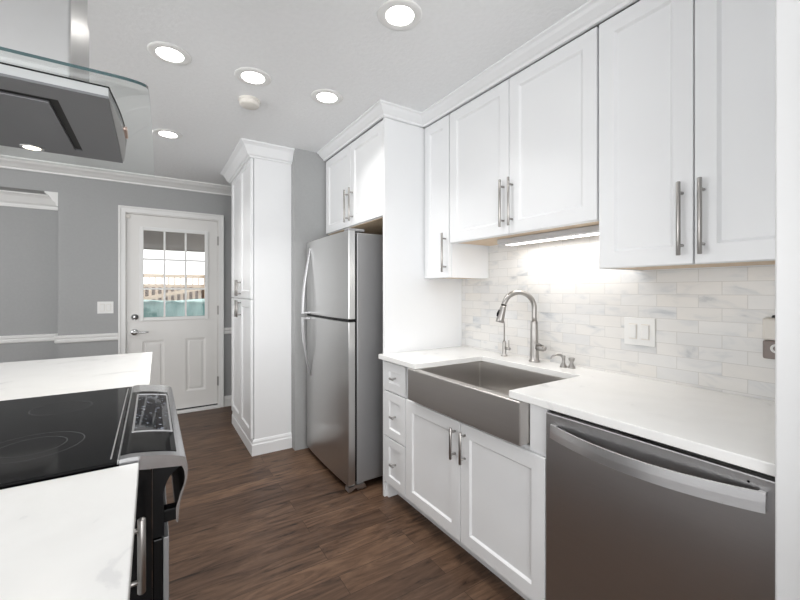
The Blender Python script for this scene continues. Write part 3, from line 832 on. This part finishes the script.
# oven door, handle bracket, drawer
od = MB().box(.001, .022, RY0 + .006, RY1 - .006, .20, .735, .003).build('oven_door', M['blackgloss'], rg)
MB().box(.0221, .034, RY0 + .006, RY1 - .006, .20, .735, .002).build('door_skin', M['steel_side'], od)
for y0 in (RY0 + .004, RY1 - .034):
    MB().box(.0221, .0500, y0, y0 + .03, .770, .800, .003).build('handle_bracket', M['black'], od)
MB().box(.001, .030, RY0 + .006, RY1 - .006, .05, .192, .003).build('storage_drawer', M['steel_side'], rg)
MB().box(-.62, -.03, RY0 + .03, RY1 - .03, 0, .0205).build('foot', M['black'], rg)

# hood
hd = thing('range_hood', 'stainless island hood with curved glass canopy above the range', 'range hood', (-.36, 1.462, H))
HB, HY0, HY1, HX0, HX1 = 1.785, 1.180, 1.745, -.62, -.090
yc = (HY0 + HY1) / 2
arc = lambda y: 1.846 - .36 * (y - yc) ** 2
n = 16
# body: end view in y-z, hollow channel left under it for the perimeter intake
prof = [(HY0, HB + .006), (HY1, HB + .006)] + [(HY1 - (HY1 - HY0) * k / n, arc(HY1 - (HY1 - HY0) * k / n) - .0065) for k in range(n + 1)]
MB().prism(prof, 'x', HX0, HX1).build('body', M['steel_hood'], hd)
gk = [(HY1 - .002 - (HY1 - HY0 - .004) * k / n, arc(HY1 - .002 - (HY1 - HY0 - .004) * k / n)) for k in range(n + 1)]
MB().prism([(y_, z_ - .0064) for y_, z_ in gk] + [(y_, z_ - .0018) for y_, z_ in gk[::-1]], 'x', HX0 + .002, HX1 - .002).build('canopy_gap_shade', M['black'], hd)  # black band painted in as the dark gap between glass and body
CX0, CX1, CY0, CY1 = -.515, -.195, 1.256, 1.668
us = MB()
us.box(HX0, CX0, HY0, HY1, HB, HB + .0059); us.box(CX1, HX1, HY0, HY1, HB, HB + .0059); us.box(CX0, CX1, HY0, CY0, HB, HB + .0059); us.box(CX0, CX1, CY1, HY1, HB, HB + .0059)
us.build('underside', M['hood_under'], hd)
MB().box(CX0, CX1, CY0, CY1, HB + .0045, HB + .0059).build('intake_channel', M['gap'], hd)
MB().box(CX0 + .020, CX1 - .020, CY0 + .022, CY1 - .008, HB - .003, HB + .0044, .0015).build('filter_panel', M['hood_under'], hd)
gp, gq = [], []
GY0, GY1 = 1.052, 1.885
for k in range(25):
    y = GY0 + (GY1 - GY0) * k / 24; gp.append((y, arc(y) + .006)); gq.append((y, arc(y) - .0015))
b = bmesh.new()
ys = sorted(set([GY0 + t_ for t_ in (0, .002, .006, .012, .02, .035, .055)] + [GY1 - t_ for t_ in (0, .002, .006, .012, .02, .035, .055)] + [GY0 + .055 + (GY1 - GY0 - .11) * k / 18 for k in range(19)]))
rows = []
for y in ys:
    R = .055; d = y - GY0
    cut = R - math.sqrt(max(R * R - max(R - d, 0) ** 2, 0))
    xr, xl = -.009 + .018 * (y - GY0) / (GY1 - GY0) - cut, -.706 + cut
    z = arc(y)
    rows.append([b.verts.new((xl, y, z - .0015)), b.verts.new((xr, y, z - .0015)), b.verts.new((xr, y, z + .0055)), b.verts.new((xl, y, z + .0055))])
for r0, r1 in zip(rows, rows[1:]):
    for j in range(4):
        f_ = b.faces.new((r0[j], r0[(j + 1) % 4], r1[(j + 1) % 4], r1[j])); f_.material_index = 1 if j in (1, 3) else 0; f_.smooth = j in (0, 2)
for r0 in (rows[0], rows[-1]):
    f_ = b.faces.new(r0); f_.material_index = 1 if r0 is rows[0] else 0
bmesh.ops.recalc_face_normals(b, faces=b.faces)
g = MB()
g.bm = b
g.build('glass_canopy', [M['canopy'], M['canopy_edge']], hd)
KY0, KY1, KX1 = 1.285, 1.640, -.175
ch = MB(); ch.box(KX1 - .33, KX1, KY0, KY1, 1.846, 2.18, .006, 3)
ch.build('chimney', M['steel_chim'], hd)
MB().box(KX1 - .326, KX1 - .004, KY0 + .004, KY1 - .004, 2.18, H - .0005, .006, 3).build('chimney_sleeve', M['steel_chim'], hd)
bow = [(HX1 - .006, HY0 + .004)] + [(HX1 + .018 * math.sin(PI * k / n) + .003 * k / n, HY0 + .004 + (HY1 - HY0 - .008) * k / n) for k in range(n + 1)] + [(HX1 - .006, HY1 - .004)]
MB().prism(bow, 'z', HB + .006, 1.812).build('front_fascia', M['steel_hood'], hd)
MB().prism([(x_ + .0015, y_) for x_, y_ in bow], 'z', 1.8121, 1.8165).build('fascia_trim', M['black'], hd)
HX1 += .018
for k in range(4):
    y = 1.425 + k * .020
    MB().lathe([(0, .009), (.0065, .009), (.008, .007), (.008, 0)], (HX1, y, 1.802), 'x', 16).build('button', M['copper'], hd)
lm = MB().lathe([(0, -.0015), (.022, -.0015), (.022, .002)], (-.330, 1.712, HB - .0008), 'z', 28).build('lamp', M['diffuser_warm'], hd)
MB().lathe([(.0222, -.002), (.030, -.002), (.031, .0008), (.0222, .0008)], (-.330, 1.712, HB - .001), 'z', 28).build('bezel', M['silver'], lm)
area_light('hood_lamp_glow', (-.330, 1.712, HB - .006), (0, 0, 0), .04, .04, 1.0, (1, .88, .7), 'DISK')

# ---------------------------------------------------------------- ceiling fixtures
def recessed():
    t_ = thing('recessed_light', '', 'ceiling light', (0, 0, H), 'round recessed ceiling lights')
    MB().lathe([(.060, -.0045), (.064, -.006), (.088, -.0055), (.094, -.003), (.096, 0), (.060, 0)], (0, 0, H), 'z', 48).build('trim_ring', M['trim'], t_)
    MB().lathe([(0, -.0042), (.0598, -.0042), (.0598, -.001), (0, -.001)], (0, 0, H), 'z', 48).build('diffuser', M['diffuser'], t_)
    return t_

spots = [((.888, 1.383), 'round recessed ceiling light in front of the wall cabinets, largest and nearest the camera'),
         ((.075, 2.226), 'round recessed ceiling light next to the range hood chimney'),
         ((.467, 2.219), 'round recessed ceiling light beside the smoke detector'),
         ((.892, 2.206), 'round recessed ceiling light in front of the cabinet over the refrigerator'),
         ((.101, 3.369), 'round recessed ceiling light farthest back, before the back door')]
proto = recessed()
for i, ((x, y), lab) in enumerate(spots):
    if i == 0: o = proto
    else:
        o = proto.copy(); C.objects.link(o)
        for c_ in proto.children:
            k = c_.copy(); C.objects.link(k); k.parent = o
    o.location = (x, y, H); o['label'] = lab
    area_light('recessed_glow', (x, y, H - .016), (0, 0, 0), .12, .12, 2.3, (1, .98, .955), 'DISK', 2.0)
sd = thing('smoke_detector', 'round ivory smoke detector on the ceiling behind the recessed light', 'smoke detector', (.505, 2.50, H))
MB().lathe([(.062, 0), (.064, -.010), (.060, -.012), (0, -.012)], (.505, 2.50, H), 'z', 40).build('base', M['ivory'], sd)
MB().lathe([(.058, -.0121), (.058, -.030), (.050, -.038), (0, -.039)], (.505, 2.50, H), 'z', 40).build('cover', M['ivory'], sd)
